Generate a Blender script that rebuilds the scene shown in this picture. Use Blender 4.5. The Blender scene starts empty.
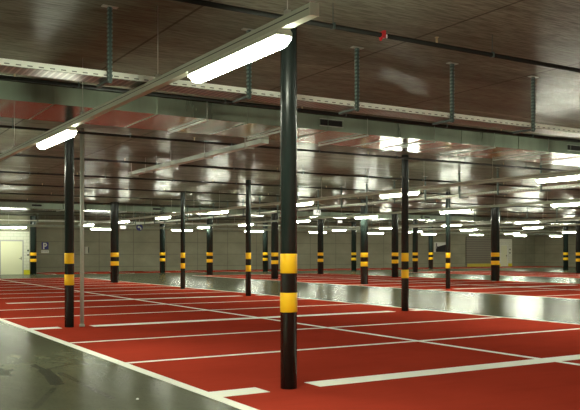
import bpy, math, random
from mathutils import Vector, Matrix
random.seed(4)
PI = math.pi
C = bpy.context.scene.collection
# ------------------------------------------------------------------ camera
F_PX = 786.6
TH = math.radians(31.18)
S_, C_ = math.sin(TH), math.cos(TH)
HC = 1.4            # eye height
CEIL = 3.72
cam = bpy.data.cameras.new('camera'); camo = bpy.data.objects.new('camera', cam); C.objects.link(camo)
cam.sensor_fit = 'HORIZONTAL'; cam.sensor_width = 36.0
cam.lens = F_PX / 580 * 36
cam.shift_y = (252.3 - 205) / 580
cam.clip_end = 300
camo.location = (0, 0, HC); camo.rotation_euler = (PI/2, 0, -TH)
bpy.context.scene.camera = camo

def along_y(px, X):
    """Y where the sight line of photo column px crosses the plane x = X"""
    l = (px - 290) / F_PX
    return X * (C_ - S_*l) / (S_ + C_*l)
def along_x(px, Y):
    l = (px - 290) / F_PX
    return Y * (S_ + C_*l) / (C_ - S_*l)

# ------------------------------------------------------------------ materials
def mat(name, col, rough=.5, metal=0.0, emis=None, estr=0, spec=.5):
    m = bpy.data.materials.new(name); m.use_nodes = True
    b = m.node_tree.nodes['Principled BSDF']
    b.inputs['Base Color'].default_value = (*col, 1)
    b.inputs['Roughness'].default_value = rough
    b.inputs['Metallic'].default_value = metal
    b.inputs['Specular IOR Level'].default_value = spec
    if emis:
        b.inputs['Emission Color'].default_value = (*emis, 1)
        b.inputs['Emission Strength'].default_value = estr
    return m
class NT:
    def __init__(s, m): s.t = m.node_tree; s.b = s.t.nodes['Principled BSDF']
    def n(s, typ, **k):
        o = s.t.nodes.new(typ)
        for a, v in k.items(): setattr(o, a, v)
        return o
    def l(s, a, b): s.t.links.new(a, b)
    def math(s, op, a, b=None, c=None):
        o = s.n('ShaderNodeMath', operation=op)
        for i, v in enumerate((a, b, c)):
            if v is None: continue
            if isinstance(v, (int, float)): o.inputs[i].default_value = v
            else: s.l(v, o.inputs[i])
        return o.outputs[0]
    def coords(s, scale=(1, 1, 1)):
        tc = s.n('ShaderNodeTexCoord'); mp = s.n('ShaderNodeMapping')
        mp.inputs['Scale'].default_value = scale
        s.l(tc.outputs['Object'], mp.inputs['Vector']); return mp.outputs[0]
    def xyz(s):
        tc = s.n('ShaderNodeTexCoord'); sp = s.n('ShaderNodeSeparateXYZ')
        s.l(tc.outputs['Object'], sp.inputs[0]); return sp.outputs
    def noise(s, scale, vec=(1, 1, 1), detail=4, rough=.55):
        o = s.n('ShaderNodeTexNoise'); o.inputs['Scale'].default_value = scale
        o.inputs['Detail'].default_value = detail; o.inputs['Roughness'].default_value = rough
        s.l(s.coords(vec), o.inputs['Vector']); return o.outputs['Fac']
    def ramp(s, fac, stops):
        o = s.n('ShaderNodeValToRGB'); e = o.color_ramp.elements
        while len(e) < len(stops): e.new(.5)
        for i, (p, c) in enumerate(stops):
            e[i].position = p; e[i].color = (*c, 1) if not isinstance(c, (int, float)) else (c, c, c, 1)
        s.l(fac, o.inputs[0]); return o.outputs[0]
    def mix(s, fac, a, b, mode='MIX'):
        o = s.n('ShaderNodeMix', data_type='RGBA', blend_type=mode)
        if isinstance(fac, (int, float)): o.inputs[0].default_value = fac
        else: s.l(fac, o.inputs[0])
        for i, v in ((6, a), (7, b)):
            if isinstance(v, tuple): o.inputs[i].default_value = (*v, 1)
            else: s.l(v, o.inputs[i])
        return o.outputs[2]
    def bump(s, h, strength, dist):
        o = s.n('ShaderNodeBump'); o.inputs['Strength'].default_value = strength
        o.inputs['Distance'].default_value = dist
        s.l(h, o.inputs['Height']); s.l(o.outputs[0], s.b.inputs['Normal']); return o

def joint(nt, coord, period, offset, width):
    """1 on thin lines every period along coord"""
    a = nt.math('ADD', coord, -offset + 1000*period)
    m = nt.math('MODULO', a, period)
    d = nt.math('MINIMUM', m, nt.math('SUBTRACT', period, m))
    return nt.math('LESS_THAN', d, width/2)

# ceiling: film-faced formwork concrete, slightly glossy, brown grey
def m_ceiling():
    m = mat('ceiling_concrete', (.2, .16, .13), .3, spec=.004); nt = NT(m)
    n1 = nt.noise(1.0, (.35, 3.2, 1), 6, .6)
    n2 = nt.noise(.35, (1, 1, 1), 3)
    n3 = nt.noise(1.6, (1, 5, 1), 3, .55)
    n4 = nt.noise(15, (.3, 3, 1), 4, .6)
    col = nt.ramp(n1, [(.3, (.152, .160, .122)), (.5, (.218, .230, .178)), (.72, (.29, .306, .238))])
    col = nt.mix(nt.math('MULTIPLY', n2, .45), col, (.125, .122, .092))
    col = nt.mix(nt.ramp(n4, [(.40, 0.0), (.64, .7)]), col, (.085, .08, .06))
    x, y, z = nt.xyz()
    j = nt.math('MAXIMUM', joint(nt, x, 2.45, 0.68, .03), nt.math('MULTIPLY', joint(nt, y, 1.23, .4, .012), .45))
    col = nt.mix(nt.math('MULTIPLY', j, .6), col, (.03, .028, .023))
    nt.l(col, nt.b.inputs['Base Color'])
    r = nt.ramp(n1, [(.3, .19), (.7, .28)])
    nt.l(r, nt.b.inputs['Roughness'])
    h = nt.math('ADD', n3, nt.math('MULTIPLY', n4, .12))
    nt.bump(h, 1.0, .007)
    return m
def m_concrete_floor():
    m = mat('lane_concrete', (.2, .2, .16), .3, spec=.024); nt = NT(m)
    n1 = nt.noise(2.2, (1, .4, 1), 7, .72)
    n2 = nt.noise(38, (1, 1, 1), 2, .5)
    n3 = nt.noise(3.0, (1, .35, 1), 5, .6)
    col = nt.ramp(n1, [(.25, (.070, .072, .044)), (.55, (.096, .099, .062)), (.8, (.128, .132, .085))
])
    sp = nt.ramp(n2, [(.3, 1.0), (.42, 0.0)])
    col = nt.mix(nt.math('MULTIPLY', sp, .5), col, (.04, .04, .03))
    # scrub streaks and a curved tyre mark
    x, y, z = nt.xyz()
    def seg(ax, ay, bx, by, wd):
        dx, dy = bx-ax, by-ay; L2 = dx*dx+dy*dy
        px = nt.math('SUBTRACT', x, ax); py = nt.math('SUBTRACT', y, ay)
        t = nt.math('DIVIDE', nt.math('ADD', nt.math('MULTIPLY', px, dx), nt.math('MULTIPLY', py, dy)), L2)
        tn = nt.n('ShaderNodeClamp'); nt.l(t, tn.inputs[0]); t = tn.outputs[0]
        qx = nt.math('SUBTRACT', px, nt.math('MULTIPLY', t, dx)); qy = nt.math('SUBTRACT', py, nt.math('MULTIPLY', t, dy))
        d = nt.math('SQRT', nt.math('ADD', nt.math('MULTIPLY', qx, qx), nt.math('MULTIPLY', qy, qy)))
        o = nt.n('ShaderNodeMapRange'); o.interpolation_type = 'SMOOTHSTEP'
        nt.l(d, o.inputs['Value']); o.inputs['From Min'].default_value = wd*.35; o.inputs['From Max'].default_value = wd
        o.inputs['To Min'].default_value = 1; o.inputs['To Max'].default_value = 0
        return o.outputs['Result']
    def gpt(px, py):
        d = F_PX*HC/(py-252.3); l = d*(px-290)/F_PX
        return (d*S_ + l*C_, d*C_ - l*S_)
    P = [gpt(*p) for p in ((33, 365), (44, 370), (52, 377), (57, 384))]
    mk = None
    for (a, b), wd in zip(zip(P, P[1:]), (.05, .085, .1)):
        s = seg(*a, *b, wd); mk = s if mk is None else nt.math('MAXIMUM', mk, s)
    for a, b, wd, k in (((57, 385), (35, 408), .05, .4), ((30, 352), (70, 345), .07, .5), ((60, 373), (112, 398), .05, .45), ((40, 371), (80, 362), .05, .3)):
        mk = nt.math('MAXIMUM', mk, nt.math('MULTIPLY', seg(*gpt(*a), *gpt(*b), wd), k))
    mk = nt.math('MULTIPLY', mk, nt.math('ADD', .25, nt.math('MULTIPLY', n3, .9)))
    col = nt.mix(mk, col, (.03, .03, .026))
    nt.l(col, nt.b.inputs['Base Color'])
    nt.b.inputs['Roughness'].default_value = .235
    return m
def m_red():
    m = mat('red_floor_paint', (.34, .045, .025), .45, spec=.0); nt = NT(m)
    n1 = nt.noise(.5, (1, 1, 1), 4); n2 = nt.noise(4, (.25, 1.4, 1), 5, .65)
    col = nt.ramp(n1, [(.3, (.345, .040, .022)), (.7, (.425, .049, .027))])
    col = nt.mix(nt.math('MULTIPLY', nt.ramp(n2, [(.5, 0.0), (.75, 1.0)]), .35), col, (.28, .034, .02))
    nt.l(col, nt.b.inputs['Base Color'])
    nt.l(nt.ramp(n2, [(.3, .5), (.7, .62)]), nt.b.inputs['Roughness'])
    nt.bump(n2, .12, .006)
    return m
def m_wall():
    m = mat('wall_concrete', (.2, .185, .145), .7); nt = NT(m)
    n1 = nt.noise(.5, (1, 1, 1.6), 5, .6); n2 = nt.noise(3, (1, 1, 4), 5, .65)
    col = nt.ramp(n1, [(.25, (.20, .198, .138)), (.75, (.36, .355, .255))])
    col = nt.mix(nt.math('MULTIPLY', n2, .35), col, (.19, .185, .125))
    x, y, z = nt.xyz()
    xy = nt.math('ADD', x, y)
    j = nt.math('MAXIMUM', joint(nt, xy, 2.6, .9, .05), joint(nt, z, .9, .35, .04))
    col = nt.mix(nt.math('MULTIPLY', j, .55), col, (.09, .083, .065))
    nt.l(col, nt.b.inputs['Base Color']); nt.bump(nt.math('SUBTRACT', n2, j), .25, .01)
    return m
def m_block():
    m = mat('white_blockwork', (.75, .75, .68), .6); nt = NT(m)
    x, y, z = nt.xyz()
    row = nt.math('FLOOR', nt.math('DIVIDE', nt.math('ADD', z, .001), .2))
    sh = nt.math('MULTIPLY', nt.math('MODULO', row, 2.0), .2)
    j = nt.math('MAXIMUM', joint(nt, z, .2, 0, .02), joint(nt, nt.math('ADD', nt.math('ADD', x, y), sh), .4, 0, .02))
    col = nt.mix(nt.math('MULTIPLY', j, .6), (.72, .73, .62), (.40, .41, .34))
    nt.l(col, nt.b.inputs['Base Color']); nt.bump(nt.math('SUBTRACT', 1.0, j), .5, .01)
    return m
def m_galv(name, col, rough, metal=.85, streak=(6, 1, 1)):
    m = mat(name, col, rough, metal); nt = NT(m)
    n = nt.noise(1.2, streak, 5, .6); n2 = nt.noise(14, (1, 1, 1), 2)
    a = tuple(c*.72 for c in col); b = tuple(min(1, c*1.18) for c in col)
    nt.l(nt.ramp(n, [(.3, a), (.7, b)]), nt.b.inputs['Base Color'])
    nt.l(nt.ramp(n, [(.3, rough*.75), (.7, rough*1.3)]), nt.b.inputs['Roughness'])
    nt.bump(n, .12, .01)
    return m
def m_tray(axis):
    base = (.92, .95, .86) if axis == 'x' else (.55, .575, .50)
    """galvanised sheet with rows of punched slots"""
    m = mat('punched_galvanised_sheet', (.62, .66, .58), .35, .3); nt = NT(m)
    x, y, z = nt.xyz(); u, v = (x, y) if axis == 'x' else (y, x)
    f = nt.math('MODULO', nt.math('ADD', u, 100.0), .1)
    s1 = nt.math('MULTIPLY', nt.math('GREATER_THAN', f, .036), nt.math('LESS_THAN', f, .082))
    zz = nt.math('MULTIPLY', nt.math('GREATER_THAN', z, .016), nt.math('LESS_THAN', z, .026))
    side = nt.math('MULTIPLY', s1, zz)
    g = nt.math('MODULO', nt.math('ADD', u, 100.0), .06)
    s2 = nt.math('MULTIPLY', nt.math('GREATER_THAN', g, .02), nt.math('LESS_THAN', z, .0035))
    fv = nt.math('MODULO', nt.math('ADD', v, 100.0), .05)
    s2 = nt.math('MULTIPLY', s2, nt.math('GREATER_THAN', fv, .006))
    shc = nt.mix(nt.math('LESS_THAN', z, .0035), base, (.30, .29, .25))  # underside shade put into the sheet colour
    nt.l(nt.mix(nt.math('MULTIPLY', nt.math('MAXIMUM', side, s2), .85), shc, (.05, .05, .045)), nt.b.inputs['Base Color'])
    return m
def m_shutter():
    m = mat('shutter_slats', (.28, .255, .2), .5, .2); nt = NT(m)
    x, y, z = nt.xyz()
    j = joint(nt, z, .22, 0, .07)
    nt.l(nt.mix(nt.math('MULTIPLY', j, .6), (.23, .21, .165), (.08, .072, .06)), nt.b.inputs['Base Color'])
    nt.bump(nt.math('SUBTRACT', 1.0, j), .6, .02)
    return m
def m_column():
    m = mat('black_column_paint', (.02, .026, .025), .26, spec=.38); nt = NT(m)
    n = nt.noise(9, (2, 2, .3), 4, .6)
    nt.l(nt.ramp(n, [(.3, (.0155, .0235, .0215)), (.7, (.022, .032, .029))]), nt.b.inputs['Base Color'])
    return m
LIGHT = (.95, 1.0, .78)
M = dict(
    ceil=m_ceiling(), conc=m_concrete_floor(), red=m_red(), wall=m_wall(), block=m_block(),
    line=mat('white_line_paint', (.96, .96, .86), .6, spec=.2), column=m_column(),
    yellow=mat('yellow_reflective_band', (1.0, .56, .012), .5, spec=.3),
    duct=m_galv('duct_sheet_metal', (.28, .345, .27), .33, .6, (1.5, 1, .3)),
    duct_under=m_galv('duct_sheet_metal_bottom', (.29, .28, .235), .16, .95, (3, .35, 1)),
    galv=m_galv('galvanised_steel', (.5, .54, .48), .38, .7),
    tray_x=m_tray('x'), tray_y=m_tray('y'),
    post=mat('dull_green_grey_steel', (.06, .09, .083), .5, .3),
    tooth=mat('green_grey_tooth', (.17, .23, .205), .45, .4),
    rail=mat('grey_green_rail_enamel', (.46, .49, .38), .45),
    slot=mat('dark_slot', (.03, .03, .025), .6),
    housing=mat('pale_lamp_housing', (.62, .64, .53), .4),
    lamp=mat('lit_diffuser', (.9, .9, .85), .4, 0, LIGHT, 17.0),
    pipe=mat('dark_pipe_paint', (.016, .016, .014), .5, spec=.12), redtag=mat('red_plastic', (.5, .015, .02), .4),
    wire=mat('steel_wire', (.5, .5, .45), .35, .7), drain=mat('pale_grey_pipe', (.46, .47, .39), .4),
    black=mat('black_void', (.006, .006, .006), .7), white=mat('white_enamel', (.82, .82, .76), .45),
    door=mat('cream_door_paint', (.76, .76, .55), .45), yfloor=mat('yellow_skirting_paint', (.75, .68, .02), .5),
    blue=mat('blue_sign_face', (.03, .025, .22), .4), sign=mat('lit_white_sign', (.9, .9, .85), .4, 0, (1, 1, .9), .11),
    signgreen=mat('grey_green_pictogram', (.25, .34, .26), .5), grey=mat('blue_grey_cabinet', (.30, .33, .36), .5),
    shutter=m_shutter(), dimyellow=mat('shutter_yellow_band', (.55, .45, .06), .5),
    nozzle=mat('brass_sprinkler', (.5, .42, .25), .35, .8), greytext=mat('grey_lettering', (.4, .4, .38), .5),
)

# ------------------------------------------------------------------ mesh builder
class MB:
    def __init__(s): s.v = []; s.f = []; s.sm = []; s.mi = []; s.cur = 0
    def face(s, idx, smooth=False): s.f.append(tuple(idx)); s.sm.append(smooth); s.mi.append(s.cur)
    def box(s, x0, y0, z0, x1, y1, z1):
        b = len(s.v)
        s.v += [(x, y, z) for z in (z0, z1) for y in (y0, y1) for x in (x0, x1)]
        for q in ((0, 2, 3, 1), (4, 5, 7, 6), (0, 1, 5, 4), (2, 6, 7, 3), (0, 4, 6, 2), (1, 3, 7, 5)):
            s.face([b+i for i in q])
        return s
    def tube(s, p, q, r, n=12, r2=None, cap=True):
        p, q = Vector(p), Vector(q); r2 = r if r2 is None else r2
        d = (q-p).normalized(); a = Vector((0, 0, 1)) if abs(d.z) < .9 else Vector((1, 0, 0))
        u = d.cross(a).normalized(); w = d.cross(u); b = len(s.v)
        for c, rr in ((p, r), (q, r2)):
            for i in range(n):
                t = 2*PI*i/n; s.v.append(tuple(c + u*rr*math.cos(t) + w*rr*math.sin(t)))
        for i in range(n):
            j = (i+1) % n; s.face((b+i, b+n+i, b+n+j, b+j), True)
        if cap: s.face([b+i for i in range(n)]); s.face([b+n+i for i in reversed(range(n))])
        return s
    def lathe(s, prof, n=24, cx=0, cy=0):
        b = len(s.v)
        for r, z in prof:
            for i in range(n): s.v.append((cx+r*math.cos(2*PI*i/n), cy+r*math.sin(2*PI*i/n), z))
        for k in range(len(prof)-1):
            for i in range(n):
                j = (i+1) % n; s.face((b+k*n+i, b+k*n+j, b+(k+1)*n+j, b+(k+1)*n+i), True)
        s.face([b+i for i in reversed(range(n))]); m = b+(len(prof)-1)*n; s.face([m+i for i in range(n)])
        return s
    def prism(s, poly, y0, y1, axis='y'):
        """outline (a, z) extruded along y (or along x: outline is (y, z))"""
        b = len(s.v); n = len(poly)
        for t in (y0, y1):
            for a, z in poly: s.v.append((a, t, z) if axis == 'y' else (t, a, z))
        for i in range(n):
            j = (i+1) % n; s.face((b+i, b+j, b+n+j, b+n+i))
        s.face([b+i for i in reversed(range(n))]); s.face([b+n+i for i in range(n)])
        return s
    def build(s, name, mats, parent=None):
        me = bpy.data.meshes.new(name); me.from_pydata(s.v, [], s.f)
        for m in (mats if isinstance(mats, list) else [mats]): me.materials.append(m)
        me.polygons.foreach_set('use_smooth', s.sm); me.polygons.foreach_set('material_index', s.mi)
        import bmesh
        bm = bmesh.new(); bm.from_mesh(me); bmesh.ops.recalc_face_normals(bm, faces=bm.faces); bm.to_mesh(me); bm.free()
        o = bpy.data.objects.new(name, me); C.objects.link(o)
        if parent: o.parent = parent
        return o
def thing(name, label, cat, loc=(0, 0, 0), rotz=0, group=None):
    o = bpy.data.objects.new(name, None); C.objects.link(o); o.empty_display_size = .2
    o.location = loc; o.rotation_euler = (0, 0, rotz); o['label'] = label; o['category'] = cat
    if group: o['group'] = group
    return o
def tag(o, label, cat, group=None):
    o['label'] = label; o['category'] = cat
    if group: o['group'] = group
    return o
def structure(o): o['kind'] = 'structure'; return o
def dup(root, loc, rotz, label, group=None):
    r = root.copy(); C.objects.link(r); r.location = loc; r.rotation_euler = (0, 0, rotz); r['label'] = label
    if group: r['group'] = group
    for ch in list(root.children):
        c = ch.copy(); C.objects.link(c); c.parent = r
        for g in ch.children:
            d = g.copy(); C.objects.link(d); d.parent = c
    return r

# ------------------------------------------------------------------ the setting
XL, XR, YF, YB = -13.0, 63.2, -12.0, 56.0
REDX = [(3.25, 12.72), (19.5, 28.9), (35.5, 44.5)]
REDL = (XL, -3.6)
YEND, YWALLRED = 43.6, 50.6
xs = [REDL[1]] + [a for p in REDX for a in p] + [XR]
def plane(mb, x0, y0, x1, y1, z=0):
    b = len(mb.v); mb.v += [(x0, y0, z), (x1, y0, z), (x1, y1, z), (x0, y1, z)]; mb.face((b, b+1, b+2, b+3))
mb = MB()
for i in range(0, len(xs), 2): plane(mb, xs[i], YF, xs[i+1], YEND)
plane(mb, XL, YEND, XR, YWALLRED)
plane(mb, XL, YWALLRED, 12.6, YB)
structure(mb.build('floor', M['conc']))
LZ = .003
def lines(par, x0, x1, rows, thick, cols, centre):
    for y in rows:
        if y > YEND - .3: continue
        if y in thick:
            g = [x0] + [q for c in cols for q in (c-.27, c+.33)] + [x1]
            for k in range(0, len(g), 2):
                if g[k+1]-g[k] > .1: MB().box(g[k], y-.155, 0, g[k+1], y+.155, LZ).build('bay_line', M['line'], par)
        else:
            MB().box(x0, y-.05, 0, x1, y+.05, LZ).build('bay_line', M['line'], par)
    MB().box(centre-.05, YF+1, 0, centre+.05, YEND, LZ+.0006).build('centre_line', M['line'], par)
rows = [7.0 + 2.572*i for i in range(-4, 15)]
for k, (a, b) in enumerate(REDX):
    mb = MB(); plane(mb, a, YF, b, YEND)
    f = structure(mb.build('floor', M['red']))
    th = [rows[i] for i in (1, 4, 7, 10)]
    if k == 0:
        lines(f, a, b, rows, th, (4.18, 12.0), 8.15)
        MB().box(a, YF+1, 0, a+.125, YEND, LZ+.001).build('edge_line', M['line'], f)
        MB().box(b-.07, YF+1, 0, b, YEND, LZ+.001).build('edge_line', M['line'], f)
    else:
        lines(f, a, b, [r for r in rows if r > 9], th, ((20.6, 28.1), (36.3, 44.2))[k-1], (a+b)/2)
        MB().box(a, YF+1, 0, a+.07, YEND, LZ+.001).build('edge_line', M['line'], f)
mb = MB(); plane(mb, REDL[0], YF, REDL[1], YEND); structure(mb.build('floor', M['red']))
mb = MB(); plane(mb, 12.6, YWALLRED, XR, YB); f = structure(mb.build('floor', M['red']))
for i in range(19):
    x = 13.2 + 2.6*i; MB().box(x-.05, YWALLRED, 0, x+.05, YB-.2, LZ).build('bay_line', M['line'], f)
tag(MB().lathe([(.012, .0), (.016, .006), (.006, .014)], 8, *(lambda d, l: (d*S_+l*C_, d*C_-l*S_))(F_PX*HC/147.2, F_PX*HC/147.2*(137.5-290)/F_PX)).build('litter_scrap', M['white']),
    'tiny white scrap lying on the grey concrete in the foreground', 'litter')

mb = MB().box(XL, YF, CEIL, XR, YB, CEIL+.3); structure(mb.build('ceiling', M['ceil']))
mb = MB().box(XL-.3, YB, 0, XR+.3, YB+.3, CEIL+.3); structure(mb.build('wall_back', M['wall']))
mb = MB().box(XR, YF, 0, XR+.3, YB, CEIL+.3); structure(mb.build('wall_right', M['wall']))
mb = MB().box(XL-.3, YF, 0, XL, YB, CEIL+.3); structure(mb.build('wall_left', M['wall']))
mb = MB().box(XL-.3, YF-.3, 0, XR+.3, YF, CEIL+.3); structure(mb.build('wall_front', M['wall']))

# white blockwork room front, far left, with its door
YA = 51.6
xa = along_x(29.5, YA); d0, d1 = along_x(.5, YA), along_x(23, YA)
mb = MB()
mb.box(XL, YA, .28, d0-.04, YB-.02, 2.72); mb.box(d1+.04, YA, .28, xa, YB-.02, 2.72); mb.box(d0-.04, YA, 2.16, d1+.04, YB-.02, 2.72)
structure(mb.build('wall_annex', M['block']))
structure(MB().box(XL, YA, 2.72, xa, YB-.02, CEIL).build('wall_lintel', M['wall']))
structure(MB().box(XL, YA-.012, 0, d0-.04, YA+.3, .28).build('baseboard_annex', M['yfloor']))
structure(MB().box(d1+.04, YA-.012, 0, xa+.012, YA+.3, .28).build('baseboard_annex', M['yfloor']))
dr = structure(MB().box(d0, YA+.06, 0, d1, YA+.11, 2.12).build('door_1', M['door']))
mb = MB().box(d0-.04, YA-.015, 0, d0+.02, YA+.12, 2.17).box(d1-.02, YA-.015, 0, d1+.04, YA+.12, 2.17).box(d0-.04, YA-.015, 2.1, d1+.04, YA+.12, 2.17)
mb.build('door_frame', M['greytext'], dr)
MB().tube((d1-.1, YA+.06, 1.0), (d1-.1, YA+.0, 1.0), .012, 8).tube((d1-.1, YA+.005, 1.0), (d1-.24, YA+.005, 1.0), .012, 8).box(d1-.12, YA+.048, .92, d1-.08, YA+.06, 1.12).build('door_handle', M['slot'], dr)
for z in (1.46, 1.18):
    o = MB().box(d1+.26, YA-.03, z, d1+.36, YA, z+.1).build('wall_switch', M['slot'])
    tag(o, ('dark %s switch on white blockwork beside the far left door' % ('upper' if z > 1.3 else 'lower')), 'switch')

# roller shutter, white door and block pier on the back wall, right
yw = YB
a, b = along_x(466.5, yw), along_x(494, yw)
sh = structure(MB().box(a, yw-.05, .3, b, yw-.005, 2.7).build('door_2', M['shutter']))
MB().box(a, yw-.056, 0, b, yw-.006, .3).build('bottom_band', M['dimyellow'], sh)
mb = MB().box(a-.12, yw-.1, 0, a, yw-.002, 2.7).box(b, yw-.1, 0, b+.12, yw-.002, 2.7).box(a-.12, yw-.14, 2.7, b+.12, yw-.002, 2.86)
mb.build('shutter_guide', M['shutter'], sh)
a, b = along_x(498.5, yw-.2), along_x(512, yw-.2); e0, e1 = along_x(500.5, yw-.2), along_x(508, yw-.2)
mb = MB().box(a, yw-.2, .3, e0, yw-.002, 2.72).box(e1, yw-.2, .3, b, yw-.002, 2.72).box(e0, yw-.2, 2.14, e1, yw-.002, 2.72)
structure(mb.build('wall_pier', M['block']))
structure(MB().box(a, yw-.21, 0, e0, yw-.002, .3).build('baseboard_pier', M['yfloor']))
structure(MB().box(e1, yw-.21, 0, b+.01, yw-.002, .3).build('baseboard_pier', M['yfloor']))
dr = structure(MB().box(e0+.06, yw-.14, 0, e1-.06, yw-.1, 2.08).build('door_3', M['door']))
MB().box(e0, yw-.215, 0, e0+.06, yw-.1, 2.14).box(e1-.06, yw-.215, 0, e1, yw-.1, 2.14).box(e0, yw-.215, 2.08, e1, yw-.1, 2.14).build('door_frame', M['white'], dr)
MB().box(e1-.2, yw-.19, 1.0, e1-.12, yw-.14, 1.1).build('door_handle', M['slot'], dr)
for z in (1.62, 1.28):
    o = MB().box(e1+.2, yw-.23, z, e1+.32, yw-.2, z+.13).build('wall_switch', M['slot'])
    tag(o, 'dark %s switch on the white pier beside the far right door' % ('upper' if z > 1.4 else 'lower'), 'switch')
# open hatch in the back wall
a, b = along_x(434, yw), along_x(447.5, yw); z0, z1 = 1.44, 2.3
t = thing('wall_hatch', 'white framed dark hatch on the back wall left of the roller shutter', 'hatch', (a, yw, z0))
W, Hh = b-a, z1-z0
MB().box(0, -.06, 0, W, -.01, Hh).build('opening', M['black'], t)
MB().box(-.02, -.12, -.02, .13, 0, Hh+.02).box(-.02, -.12, Hh-.05, W, 0, Hh+.04).build('frame', M['white'], t)
MB().prism([(.3, Hh-.06), (W, Hh-.06), (W, Hh-.1), (.42, Hh-.36), (.34, Hh-.34)], -.1, -.06).build('flap', M['white'], t)
MB().prism([(.2, .3), (.26, .3), (.34, Hh-.1), (.28, Hh-.1)], -.09, -.06).build('stay', M['greytext'], t)

# ------------------------------------------------------------------ steel columns
def column(r, label, x, y):
    t = thing('steel_column', label, 'column', (x, y, 0))
    MB().lathe([(r*1.0, 0), (r, CEIL-.012), (r*1.0, CEIL)], 32).build('shaft', M['column'], t)
    for z in (1.185, .785):
        MB().lathe([(r+.0006, z), (r+.003, z+.004), (r+.003, z+.196), (r+.0006, z+.2)], 32).build('yellow_band', M['yellow'], t)
    return t
TH_R, TK_R = .086, .19
Lc = [
 ('A', 288.7, 6.95, TH_R, 'nearest and largest black column, slim, its yellow bands centre of the photo'),
 ('B', 69.3, 14.75, TH_R, 'slim black column standing right beside the pale drain pipe'),
 ('C', 405, 14.65, TH_R, 'slim black column first to the right of the nearest column, beside the grey lane'),
 ('D', 248.3, 22.3, TH_R, 'slim black column just left of the nearest column, beside the grey lane'),
 ('E', 182.8, 27.8, TH_R, 'slim black column farthest along the left side of the grey lane'),
 ('F', 114.7, 35.4, TK_R, 'thick black column on the red bays first to the right of the drain pipe'),
 ('G', 33.3, 51.3, TK_R, 'thick black column at the corner of the white blockwork, far left'),
 ('H', 162.5, 50.7, TK_R, 'thick black column by the back wall, right of the round blue sign'),
 ('I', 209.7, 43.5, TK_R, 'thick black column between the two slim ones left of the nearest column'),
 ('J', 265.3, 50.3, TK_R, 'distant black column by the back wall left of the nearest column'),
 ('K', 274.8, 35.7, TK_R, 'thick black column partly hidden just left of the nearest column'),
 ('L', 320.5, 42.4, TK_R, 'thick black column under the exit sign, right of the nearest column'),
 ('M', 353.8, 48.9, TK_R, 'distant black column left of the bright edged one at mid right'),
 ('N', 364.3, 27.8, .165, 'black column with bright bands on the far side of the grey lane, mid right'),
 ('O', 395, 34.7, TK_R, 'thick black column just left of the slim one right of centre'),
 ('P', 415.2, 42.8, TK_R, 'distant black column just right of the slim one right of centre'),
 ('Q', 430.8, 50.9, TK_R, 'smallest distant black column just left of the wall hatch'),
 ('R', 448, 22.75, TH_R+.004, 'slim black column in front of the wall hatch, across the grey lane'),
 ('S', 495.3, 27.7, TK_R+.015, 'thick black column in front of the roller shutter'),
 ('T', 565.7, 41.9, TK_R, 'distant black column before the right wall, second from the right edge'),
 ('U', 578.7, 35.1, TK_R, 'black column cut by the right edge of the photo'),
]
for k, px, Y, r, lab in Lc: column(r, lab, along_x(px, Y), Y)
colB = (along_x(69.3, 14.75), 14.75)

# pale drain pipe beside column B
t = thing('drain_pipe', 'pale grey vertical pipe standing beside the second slim black column at left', 'pipe', (along_x(82, 14.72), 14.72, 0))
MB().tube((0, 0, 0), (0, 0, CEIL), .036, 20).build('pipe', M['drain'], t)
MB().lathe([(.037, 0), (.05, .002), (.05, .04), (.037, .05)], 20).build('foot_collar', M['drain'], t)
for z in (1.0, 2.9): MB().lathe([(.0365, z), (.042, z+.004), (.042, z+.03), (.0365, z+.034)], 20).build('pipe_clip', M['galv'], t)

# ------------------------------------------------------------------ lamp rails and lamps
RZ0, RZ1 = 2.97, 3.05
def rail(label, a, b, axis, at, n=None):
    L = b-a; rot = 0 if axis == 'y' else -PI/2
    loc = (at, a, 0) if axis == 'y' else (a, at, 0)
    t = thing('lighting_rail', label, 'lamp rail', loc, rot)
    MB().box(-.034, 0, RZ0, .034, L, RZ1).build('channel', M['rail'], t)
    MB().box(-.0348, .012, RZ0+.045, -.033, L-.012, RZ0+.052).build('slot', M['slot'], t)
    MB().box(.033, .012, RZ0+.045, .0348, L-.012, RZ0+.052).build('slot', M['slot'], t)
    MB().box(-.036, -.008, RZ0-.002, .036, 0, RZ1+.002).build('end_cap', M['housing'], t)
    k = 0; y = .33
    while y < L:
        if axis == 'y' and (10.9 < a+y < 12.55 or 37.1 < a+y < 38.6): y += 1.2 if y < L-1.2 else 0
        MB().tube((0, y, RZ1), (0, y, CEIL), .0035, 6).box(-.018, y-.02, RZ1-.01, .018, y+.02, RZ1+.022).build('suspension_wire', M['wire'], t)
        y += 2.32
    return t
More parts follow.
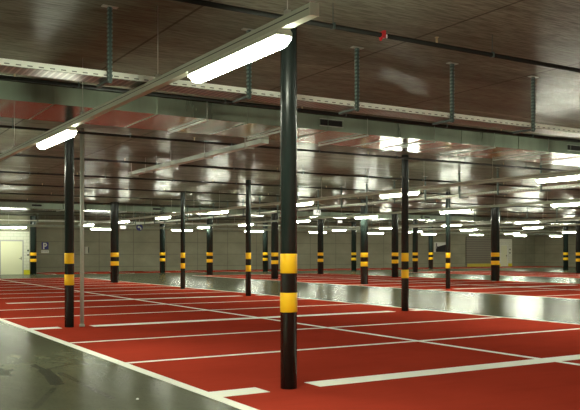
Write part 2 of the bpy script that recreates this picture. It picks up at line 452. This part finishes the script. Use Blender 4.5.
def make_lamp(label):
    t = thing('tube_lamp', label, 'lamp')
    L = .74
    prof = [(-.062, RZ0-.045), (-.062, RZ0-.022), (-.045, RZ0+.003), (.045, RZ0+.003), (.062, RZ0-.022), (.062, RZ0-.045)]
    MB().prism(prof, -L, L).build('housing', M['housing'], t)
    # diffuser: trough with chamfered ends
    z1, z2, z3 = RZ0-.045, RZ0-.088, RZ0-.112
    mb = MB(); rings = []
    for y, s in ((-L+.01, 0), (-L+.05, 1), (L-.05, 1), (L-.01, 0)):
        b = len(mb.v)
        pr = [(-.06, z1), (-.056, z2), (-.034, z3), (.034, z3), (.056, z2), (.06, z1)] if s else [(-.06, z1), (-.058, z1-.018), (-.046, z1-.026), (.046, z1-.026), (.058, z1-.018), (.06, z1)]
        mb.v += [(x, y, z) for x, z in pr]; rings.append(b)
    for p, q in zip(rings, rings[1:]):
        for i in range(5): mb.face((p+i, p+i+1, q+i+1, q+i))
    mb.face([rings[0]+i for i in range(6)]); mb.face([rings[-1]+i for i in reversed(range(6))])
    mb.build('diffuser', M['lamp'], t)
    return t
lamp0 = None
def lamp(x, y, rot, label, group=None):
    global lamp0
    if lamp0 is None:
        lamp0 = make_lamp(label); o = lamp0; o.location = (x, y, 0); o.rotation_euler = (0, 0, rot)
        if group: o['group'] = group
        return o
    o = dup(lamp0, (x, y, 0), rot, label, group)
    if not group and 'group' in o: del o['group']
    return o
XM = -4.4
X0, X1, X2, X3, X4, X5 = 2.8, 13.05, 20.25, 30.6, 37.8, 48.4
SK = .0129
t = rail('grey lamp rail ending top centre, carrying the two nearest lamps', 4.33, 46, 'y', X0 + .30*SK)
t.rotation_euler[2] = SK; t.location.z = -.018
for o in t.children:
    if o.name.startswith('suspension'): o.location.z = .018
def near_lamp(px, label):
    x = X0
    for i in range(4): y = along_y(px, x); x = X0 - (y-4.63)*SK
    lamp(x, y, SK, label).location.z = -.018
near_lamp(234.8, 'largest lit tube lamp, hung at top centre left of the nearest column')
near_lamp(55.5, 'lit tube lamp at upper left beside the drain pipe and slim column')
for y in (16.1, 21.4, 26.6, 31.8, 37, 42.3): lamp(X0 - (y-4.63)*SK, y, SK, 'lit tube lamp farther along the left rail beyond the frame', 'left lane lamps beyond the frame')
rail('grey lamp rail along the near side of the grey lane', -5, 45, 'y', X1)
rail('grey lamp rail added unseen over the far left side of the near lane', -10, 46, 'y', XM)  # unseen rail, added to carry the fill lamps on the left
for k in range(11): lamp(XM, -8.4+5.25*k, 0, 'lit tube lamp added for fill on the unseen rail left of the camera', 'added fill lamps left of the camera')  # unseen lamps added to light surfaces facing the camera
rail('grey lamp rail added unseen behind the camera over the near lane', -10, 1.2, 'y', X0)  # added rail, out of view, for the lamps behind the camera
for y in (-6.2, -.6): lamp(X0, y, 0, 'lit tube lamp added for fill behind the camera over the near lane', 'added fill lamps behind the camera')  # added out of view to brighten the room from behind
for px, lab in ((566, 'big lit tube lamp at the right edge of the photo, upper of the two there'),
                (399, 'lit tube lamp glowing behind the slim column right of centre'),
                (299, 'lit tube lamp half hidden behind the nearest column, upper of two'),
                (218, 'lit tube lamp just left of the slim column left of centre, largest there'),
                (163, 'lit tube lamp above the thick column right of the round blue sign'),
                (123, 'lit tube lamp just above the small white box sign, beside the thick column'),
                (88.7, 'lit tube lamp just right of the drain pipe, above a wider lamp')):
    lamp(X1, along_y(px, X1), 0, lab)
for y in (-9, -3.8, 1.3, 6.4): lamp(X1, y, 0, 'lit tube lamp added for fill over the grey lane, out of frame to the right', 'added near lane fill lamps out of frame')  # lamps added off to the right as extra room light
rail('grey lamp rail along the far side of the grey lane', -5, 46, 'y', X2)
for px, lab in ((571, 'lit tube lamp at the right edge of the photo, lower of the two there'),
                (454.5, 'lit tube lamp crossing the slim column in front of the wall hatch'),
                (366, 'lit tube lamp over the column with bright bands, mid right'),
                (301, 'lit tube lamp half hidden behind the nearest column, lower of two'),
                (245.7, 'lit tube lamp crossing the slim column left of centre, upper of two'),
                (203.5, 'lit tube lamp over the thick column between the two slim ones left')):
    lamp(X2, along_y(px, X2), 0, lab)
for y in (-3.0, 2.2, 7.3, 12.3): lamp(X2, y, 0, 'lit tube lamp added for fill beyond the grey lane, out of frame to the right', 'added far lane fill lamps out of frame')  # more unseen lamps, put in to light the right side
rail('grey lamp rail over the second grey lane, near side', 10, 46, 'y', X3)
for px, lab in ((527, 'lit tube lamp right of the shutter column, highest and longest of that cluster'),
                (451.5, 'lit tube lamp above the wall hatch, below the bigger lamp on the slim column'),
                (387.5, 'short lit tube lamp left of the slim column right of centre, beside the thick one'),
                (339, 'lit tube lamp between the exit sign column and the bright banded column')):
    lamp(X3, along_y(px, X3), 0, lab)
for y in (12.5, 17.8, 23): lamp(X3, y, 0, 'lit tube lamp added for fill over the second lane, out of frame to the right', 'added second lane fill lamps out of frame')  # unseen fill lamps added over the second lane
rail('grey lamp rail over the second grey lane, far side', 14, 46, 'y', X4)
for px, lab in ((533, 'lit tube lamp right of the shutter column, second highest of that cluster'),
                (468.5, 'lit tube lamp above the left end of the roller shutter, left of the thick column'),
                (415, 'small lit tube lamp just right of the slim column right of centre')):
    lamp(X4, along_y(px, X4), 0, lab)
for y in (19, 24, 29): lamp(X4, y, 0, 'lit tube lamp added for fill beyond the second lane, out of frame to the right', 'added second lane far fill lamps out of frame')  # extra lamps out of view, added for their light
rail('distant grey lamp rail near the right wall', 24, 48, 'y', X5)
for px, lab in ((571, 'lit tube lamp over the distant columns at the right edge, bright and low'),
                (512, 'small lit tube lamp right above the white door at far right')):
    lamp(X5, along_y(px, X5), 0, lab)
YR = 49.7
rail('grey lamp rail running along the back wall', 5, 62, 'x', YR)
for px, lab in ((13.5, 'lit tube lamp over the white door at far left'),
                (102, 'wide lit tube lamp between drain pipe and thick column, low by back wall'),
                (182, 'small lit tube lamp on the back wall rail behind the farthest slim column'),
                (254, 'lit tube lamp low by the back wall behind the slim column left of centre'),
                (317.7, 'small lit tube lamp by the back wall behind the exit sign column'),
                (375.7, 'small lit tube lamp by the back wall right of the bright banded column'),
                (428.7, 'small lit tube lamp by the back wall just left of the wall hatch'),
                (476.5, 'small low lit tube lamp directly over the roller shutter'),
                (520, 'lowest small lit tube lamp just right of the white door at far right'),
                (556, 'small low lit tube lamp just left of the distant right columns')):
    lamp(along_x(px, YR), YR, PI/2, lab)

# ------------------------------------------------------------------ cable trays with perforated hangers
TZ = 3.05
def hanger(par, p, axis, top=CEIL, z0=TZ-.055):
    """toothed channel post from the ceiling down past the tray, with an arm under the tray"""
    x, y = p
    mb = MB()
    mb.box(x-.014, y-.012, z0, x+.014, y-.006, top)
    mb.box(x-.017, y-.012, z0, x-.013, y+.018, top); mb.box(x+.013, y-.012, z0, x+.017, y+.018, top)
    z = z0 + .02
    while z < top-.03:
        mb.cur = 1
        mb.box(x-.023, y+.002, z, x-.013, y+.02, z+.018); mb.box(x+.013, y+.002, z, x+.023, y+.02, z+.018)
        mb.box(x-.023, y-.02, z, x-.013, y-.008, z+.018); mb.box(x+.013, y-.02, z, x+.023, y-.008, z+.018)
        z += .042
    post = mb.build('hanger_post', [M['post'], M['tooth']], par)
    MB().box(x-.075, y-.03, top-.008, x+.075, y+.03, top).build('head_plate', M['galv'], post)
    if axis == 'x': MB().box(x-.02, y+.02, z0+.015, x+.02, y+.34, z0+.04).build('bracket_arm', M['post'], post)
    else: MB().box(x+.02, y-.02, z0+.015, x+.34, y+.02, z0+.04).build('bracket_arm', M['post'], post)
def tray(name, label, axis, a, b, at, z, hangs, hz=CEIL):
    loc = (0, at, z) if axis == 'x' else (at, 0, z)
    t = thing(name, label, 'cable tray', loc)
    w, h, g = .3, .062, .003
    pts = [(0, 0), (w, 0), (w, h), (w-g, h), (w-g, g), (g, g), (g, h), (0, h)]
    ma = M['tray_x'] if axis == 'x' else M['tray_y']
    mb = MB()
    for q in ((0, 0, w, g), (0, g, g, h), (w-g, g, w, h), (g, h-g, .014, h), (w-.014, h-g, w-g, h)):
        if axis == 'x': mb.box(a, q[0], q[1], b, q[2], q[3])
        else: mb.box(q[0], a, q[1], q[2], b, q[3])
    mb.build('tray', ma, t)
    mb = MB()
    for i in range(7):
        o = .04+.034*i; r = random.uniform(.007, .012)
        if axis == 'x': mb.tube((a, o, g+r), (b, o, g+r), r, 6)
        else: mb.tube((o, a, g+r), (o, b, g+r), r, 6)
    mb.build('cable', M['pipe'], t)
    for u in hangs:
        if axis == 'y' and (10.85 < u < 12.6 or 37.1 < u < 38.6): continue
        p = (u, -.022) if axis == 'x' else (-.022, u)
        hanger(t, p, axis, CEIL - z, -.055)
    return t
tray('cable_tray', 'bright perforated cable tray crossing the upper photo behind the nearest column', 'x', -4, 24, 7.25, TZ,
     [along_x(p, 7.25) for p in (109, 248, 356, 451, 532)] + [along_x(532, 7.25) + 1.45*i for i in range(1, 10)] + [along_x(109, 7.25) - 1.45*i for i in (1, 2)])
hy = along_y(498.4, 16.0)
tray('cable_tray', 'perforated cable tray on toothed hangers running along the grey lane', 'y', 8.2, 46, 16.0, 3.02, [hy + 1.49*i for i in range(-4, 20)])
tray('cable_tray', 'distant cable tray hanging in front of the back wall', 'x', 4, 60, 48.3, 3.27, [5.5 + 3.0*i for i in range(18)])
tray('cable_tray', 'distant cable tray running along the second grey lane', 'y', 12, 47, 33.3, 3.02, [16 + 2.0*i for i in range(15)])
# grey trunking off the duct over the red bays
t = thing('cable_trunking', 'grey trunking under the ceiling over the red bays, left of centre', 'trunking', (6.95, 0, 3.385))
MB().box(0, 12.5, 0, .16, 19.5, .085).build('trough', M['galv'], t)
MB().box(-.004, 19.5, -.004, .164, 19.51, .089).build('end_cap', M['housing'], t)
for y in (13.1, 14.9, 16.7, 18.3, 19.3):
    MB().tube((-.012, y, -.03), (-.012, y, CEIL-3.385-.002), .006, 6).box(-.03, y-.015, -.03, .18, y+.015, -.002).build('drop_rod', M['wire'], t)

# ------------------------------------------------------------------ ventilation ducts
def duct(label, x0, x1, y0, y1, z0, z1, straps, grilles, gz, gh):
    t = thing('ventilation_duct', label, 'duct', (0, 0, 0))
    mb = MB().box(x0, y0, z0, x1, y1, z1)
    mb.mi[0] = 1                                 # bottom sheet
    mb.build('casing', [M['duct'], M['duct_under']], t)
    x = x0 + .76
    while x < x1:
        mb = MB().box(x-.012, y0-.012, z0-.003, x+.012, y0, z1).box(x-.012, y0-.012, z0-.003, x+.012, y1+.012, z0)
        mb.build('flange_joint', M['duct'], t); x += 1.52
    for u in straps:
        mb = MB().box(u-.018, y0-.05, z0-.035, u+.018, y1+.05, z0-.014)
        mb.tube((u, y0-.035, z0-.03), (u, y0-.035, CEIL), .006, 6).tube((u, y1+.035, z0-.03), (u, y1+.035, CEIL), .006, 6)
        mb.build('strap', M['galv'], t)
    for g in grilles:
        gr = MB().box(g, y0-.012, gz, g+.44, y0-.001, gz+gh).build('grille', M['black'], t)
        mb = MB()
        mb.box(g-.02, y0-.016, gz-.015, g+.46, y0-.001, gz).box(g-.02, y0-.016, gz+gh, g+.46, y0-.001, gz+gh+.015)
        mb.build('frame', M['galv'], gr)
    return t
duct('broad silver duct under the ceiling crossing behind the bright cable tray', -4, 24, 11.0, 12.45, 3.45, 3.70,
     [5.15 + 1.527*i for i in range(0, 13)], [7.25, 13.4], 3.53, .1)
duct('distant silver duct under the ceiling in front of the back wall', 3, 62, 37.2, 38.5, 3.42, 3.69,
     [4 + 3.04*i for i in range(19)], [8.6 + 5.9*i for i in range(9)], 3.52, .1)

# ------------------------------------------------------------------ sprinkler pipes
def sprinkler(y, label, x0=-4, x1=62, tagged=False, step=2.05, first=None):
    t = thing('sprinkler_pipe', label, 'pipe', (0, y, 3.5))
    MB().tube((x0, 0, 0), (x1, 0, 0), .023, 10).build('pipe', M['pipe'], t)
    x = first if first is not None else x0 + .7
    k = 0
    while x < x1:
        MB().tube((x, 0, .02), (x, 0, CEIL-3.5), .004, 6).box(x-.011, -.026, -.026, x+.011, .026, .03).build('rod_hanger', M['post'], t)
        xs_ = x + step*.62
        if k % 2 == 0 and xs_ < x1:
            MB().tube((xs_, 0, .02), (xs_, 0, .075), .011, 8).tube((xs_, 0, .075), (xs_, 0, .08), .02, 8).build('sprinkler_head', M['nozzle'], t)
        x += step; k += 1
    if tagged:
        xt = along_x(382.5, y)
        MB().box(xt-.022, -.027, -.028, xt+.022, .027, .03).tube((xt-.01, -.01, -.02), (xt-.04, -.02, -.055), .013, 8).box(xt-.006, -.03, .026, xt+.02, .008, .042).build('red_valve', M['redtag'], t)
        MB().tube((xt+.03, -.028, -.03), (xt+.03, -.028, .005), .006, 6).build('tag', M['white'], t)
    return t
ordn = ['nearest dark ceiling pipe, with a red valve on it', 'dark ceiling pipe passing just in front of the silver duct',
        'dark ceiling pipe first behind the silver duct', 'dark ceiling pipe second behind the silver duct', 'dark ceiling pipe third behind the silver duct',
        'dark ceiling pipe fourth behind the silver duct', 'dark ceiling pipe fifth behind the silver duct', 'dark ceiling pipe just in front of the distant duct',
        'dark ceiling pipe first behind the distant duct', 'dark ceiling pipe second behind the distant duct', 'dark ceiling pipe nearest the back wall']
ys = [6.05, 9.85, 13.7, 17.6, 21.45, 25.3, 29.2, 33.0, 41.0, 45.0, 53.0]
for i, (y, lab) in enumerate(zip(ys, ordn)):
    sprinkler(y, lab, -4, {2: 16.8}.get(i, 62), i == 0, 2.05 if i < 6 else 4.1, along_x(333, y) - 4.1 if i == 0 else None)
# thin pipe along the back wall under the tray
t = thing('service_pipe', 'thin pale pipe running along the back wall below the cable tray', 'pipe', (0, 49.2, 3.07))
MB().tube((4, 0, 0), (60, 0, 0), .03, 8).build('pipe', M['galv'], t)
for k in range(14): MB().tube((6+4*k, 0, 0), (6+4*k, 0, CEIL-3.072), .012, 6).build('drop_rod', M['wire'], t)

# ------------------------------------------------------------------ signs and boxes
def at_px(px, py, Y):
    l = (px-290)/F_PX; d = Y/(C_ - S_*l); return (d*(S_+C_*l), Y, HC + (252.3-py)*d/F_PX, d/F_PX)
# P sign on the back wall
x, y, z, s = at_px(45, 246.3, YB)
t = thing('parking_sign', 'blue square sign with a white P above a white plate on the wall', 'sign', (x, YB-.03, z))
MB().box(-.235, 0, -.215, .235, .028, .28).build('panel', M['blue'], t)
mb = MB().box(-.14, -.006, -.2, -.05, 0, .24)
ring = [(.0, .0)]
n = 10
for i in range(n):
    a0, a1 = PI/2 - PI*i/n, PI/2 - PI*(i+1)/n
    mb.prism([(.0+.135*math.cos(a0), .105+.135*math.sin(a0)), (.0+.135*math.cos(a1), .105+.135*math.sin(a1)), (.0+.055*math.cos(a1), .105+.055*math.sin(a1)), (.0+.055*math.cos(a0), .105+.055*math.sin(a0))], -.006, 0)
mb.box(-.06, -.006, .16, .0, 0, .24).box(-.06, -.006, -.03, .0, 0, .05)
mb.build('letter_p', M['white'], t)
pl = MB().box(-.26, 0, -.47, .26, .028, -.285).build('plate', M['white'], t)
mb = MB()
for u in (-.2, -.07, .05, .17): mb.box(u-.045, -.004, -.41, u+.04, 0, -.35)
mb.build('lettering', M['greytext'], pl)
# round blue arrow sign hanging by the tray
x, y, z, s = at_px(139.5, 227.4, 48.0)
t = thing('direction_sign', 'round blue sign with white turning arrow hanging before the back wall', 'sign', (x, 48.0, z), 0)
mb = MB(); mb.tube((0, -.015, 0), (0, .015, 0), .215, 28); mb.build('disc', M['blue'], t)
mb = MB()
n = 8; cx, cz, R1, R2 = -.03, -.09, .15, .075
for i in range(n):
    a0, a1 = PI/2 - PI/2*i/n, PI/2 - PI/2*(i+1)/n
    mb.prism([(cx+R1*math.cos(a0), cz+R1*math.sin(a0)), (cx+R1*math.cos(a1), cz+R1*math.sin(a1)), (cx+R2*math.cos(a1), cz+R2*math.sin(a1)), (cx+R2*math.cos(a0), cz+R2*math.sin(a0))], -.022, -.015)
mb.prism([(-.03, .11), (-.03, -.07), (-.15, .02)], -.022, -.015)
mb.box(cx+R2, -.022, cz-.05, cx+R1, -.015, cz)
mb.build('arrow', M['white'], t)
MB().tube((0, 0, .21), (0, 0, CEIL-z), .012, 6).build('hanger', M['wire'], t)
# exit box signs
def exit_sign(px, py, Y, w, h, label, detail):
    x, y, z, s = at_px(px, py, Y)
    t = thing('exit_sign', label, 'sign', (x, Y, z))
    MB().box(-w/2, -.04, -h/2, w/2, .04, h/2).build('light_box', M['sign'], t)
    MB().tube((-w*.3, 0, h/2), (-w*.3, 0, CEIL-z), .007, 6).tube((w*.3, 0, h/2), (w*.3, 0, CEIL-z), .007, 6).build('hanger', M['wire'], t)
    if detail:
        mb = MB()
        k = w
        mb.tube((-.08*k, -.045, .26*k), (-.08*k, -.04, .26*k), .06*k, 10)
        mb.prism([(-.14*k, .16*k), (.0, .2*k), (.04*k, .0), (-.08*k, -.02*k)], -.045, -.04)
        mb.prism([(-.06*k, .0), (.04*k, .02*k), (.16*k, -.14*k), (.1*k, -.2*k)], -.045, -.04)
        mb.prism([(-.08*k, .0), (.0, .0), (-.16*k, -.28*k), (-.24*k, -.26*k)], -.045, -.04)
        mb.box(.22*k, -.045, -.3*k, .36*k, -.04, .28*k)
        mb.build('pictogram', M['signgreen'], t)
exit_sign(317, 211.5, 27.0, .29, .27, 'white lit exit sign with a running figure, right of the nearest column', True)
exit_sign(340, 221.7, 42.4, .3, .16, 'tiny white lit box sign above the lamp right of the exit sign', False)
exit_sign(123, 227.3, 46.5, .34, .2, 'small white lit box sign beside the thick column left of the round blue sign', False)
# cabinet on wall right of the drain pipe
x, y, z, s = at_px(86.4, 250, YB)
t = thing('wall_cabinet', 'small pale cabinet on the back wall just right of the drain pipe', 'cabinet', (x, YB, z))
MB().box(-.13, -.16, -.26, .08, 0, .24).build('body', M['drain'], t)
MB().box(.08, -.14, -.2, .14, 0, .2).build('side_panel', M['black'], t)
x, y, z, s = at_px(270, 262.5, YB-.2)
t = thing('floor_cabinet', 'narrow blue grey cabinet by the back wall just left of the nearest column', 'cabinet', (x, YB-.2, .0))
MB().box(-.11, -.1, .05, .11, .12, 1.18).build('body', M['grey'], t)
MB().box(-.09, -.11, .12, .09, -.1, 1.1).build('door', M['grey'], t)
MB().box(-.12, -.1, 0, .12, .12, .05).build('plinth', M['slot'], t)

# ------------------------------------------------------------------ world and view
w = bpy.data.worlds.new('world'); bpy.context.scene.world = w; w.use_nodes = True
w.node_tree.nodes['Background'].inputs[0].default_value = (0, 0, 0, 1)
sc = bpy.context.scene
sc.view_settings.view_transform = 'Standard'; sc.view_settings.look = 'None'
sc.view_settings.exposure = 3.0; sc.view_settings.gamma = 1
sc.cycles.use_denoising = True
sc.cycles.max_bounces = 8; sc.cycles.diffuse_bounces = 5; sc.cycles.glossy_bounces = 4
sc.cycles.caustics_reflective = False; sc.cycles.blur_glossy = 1.0
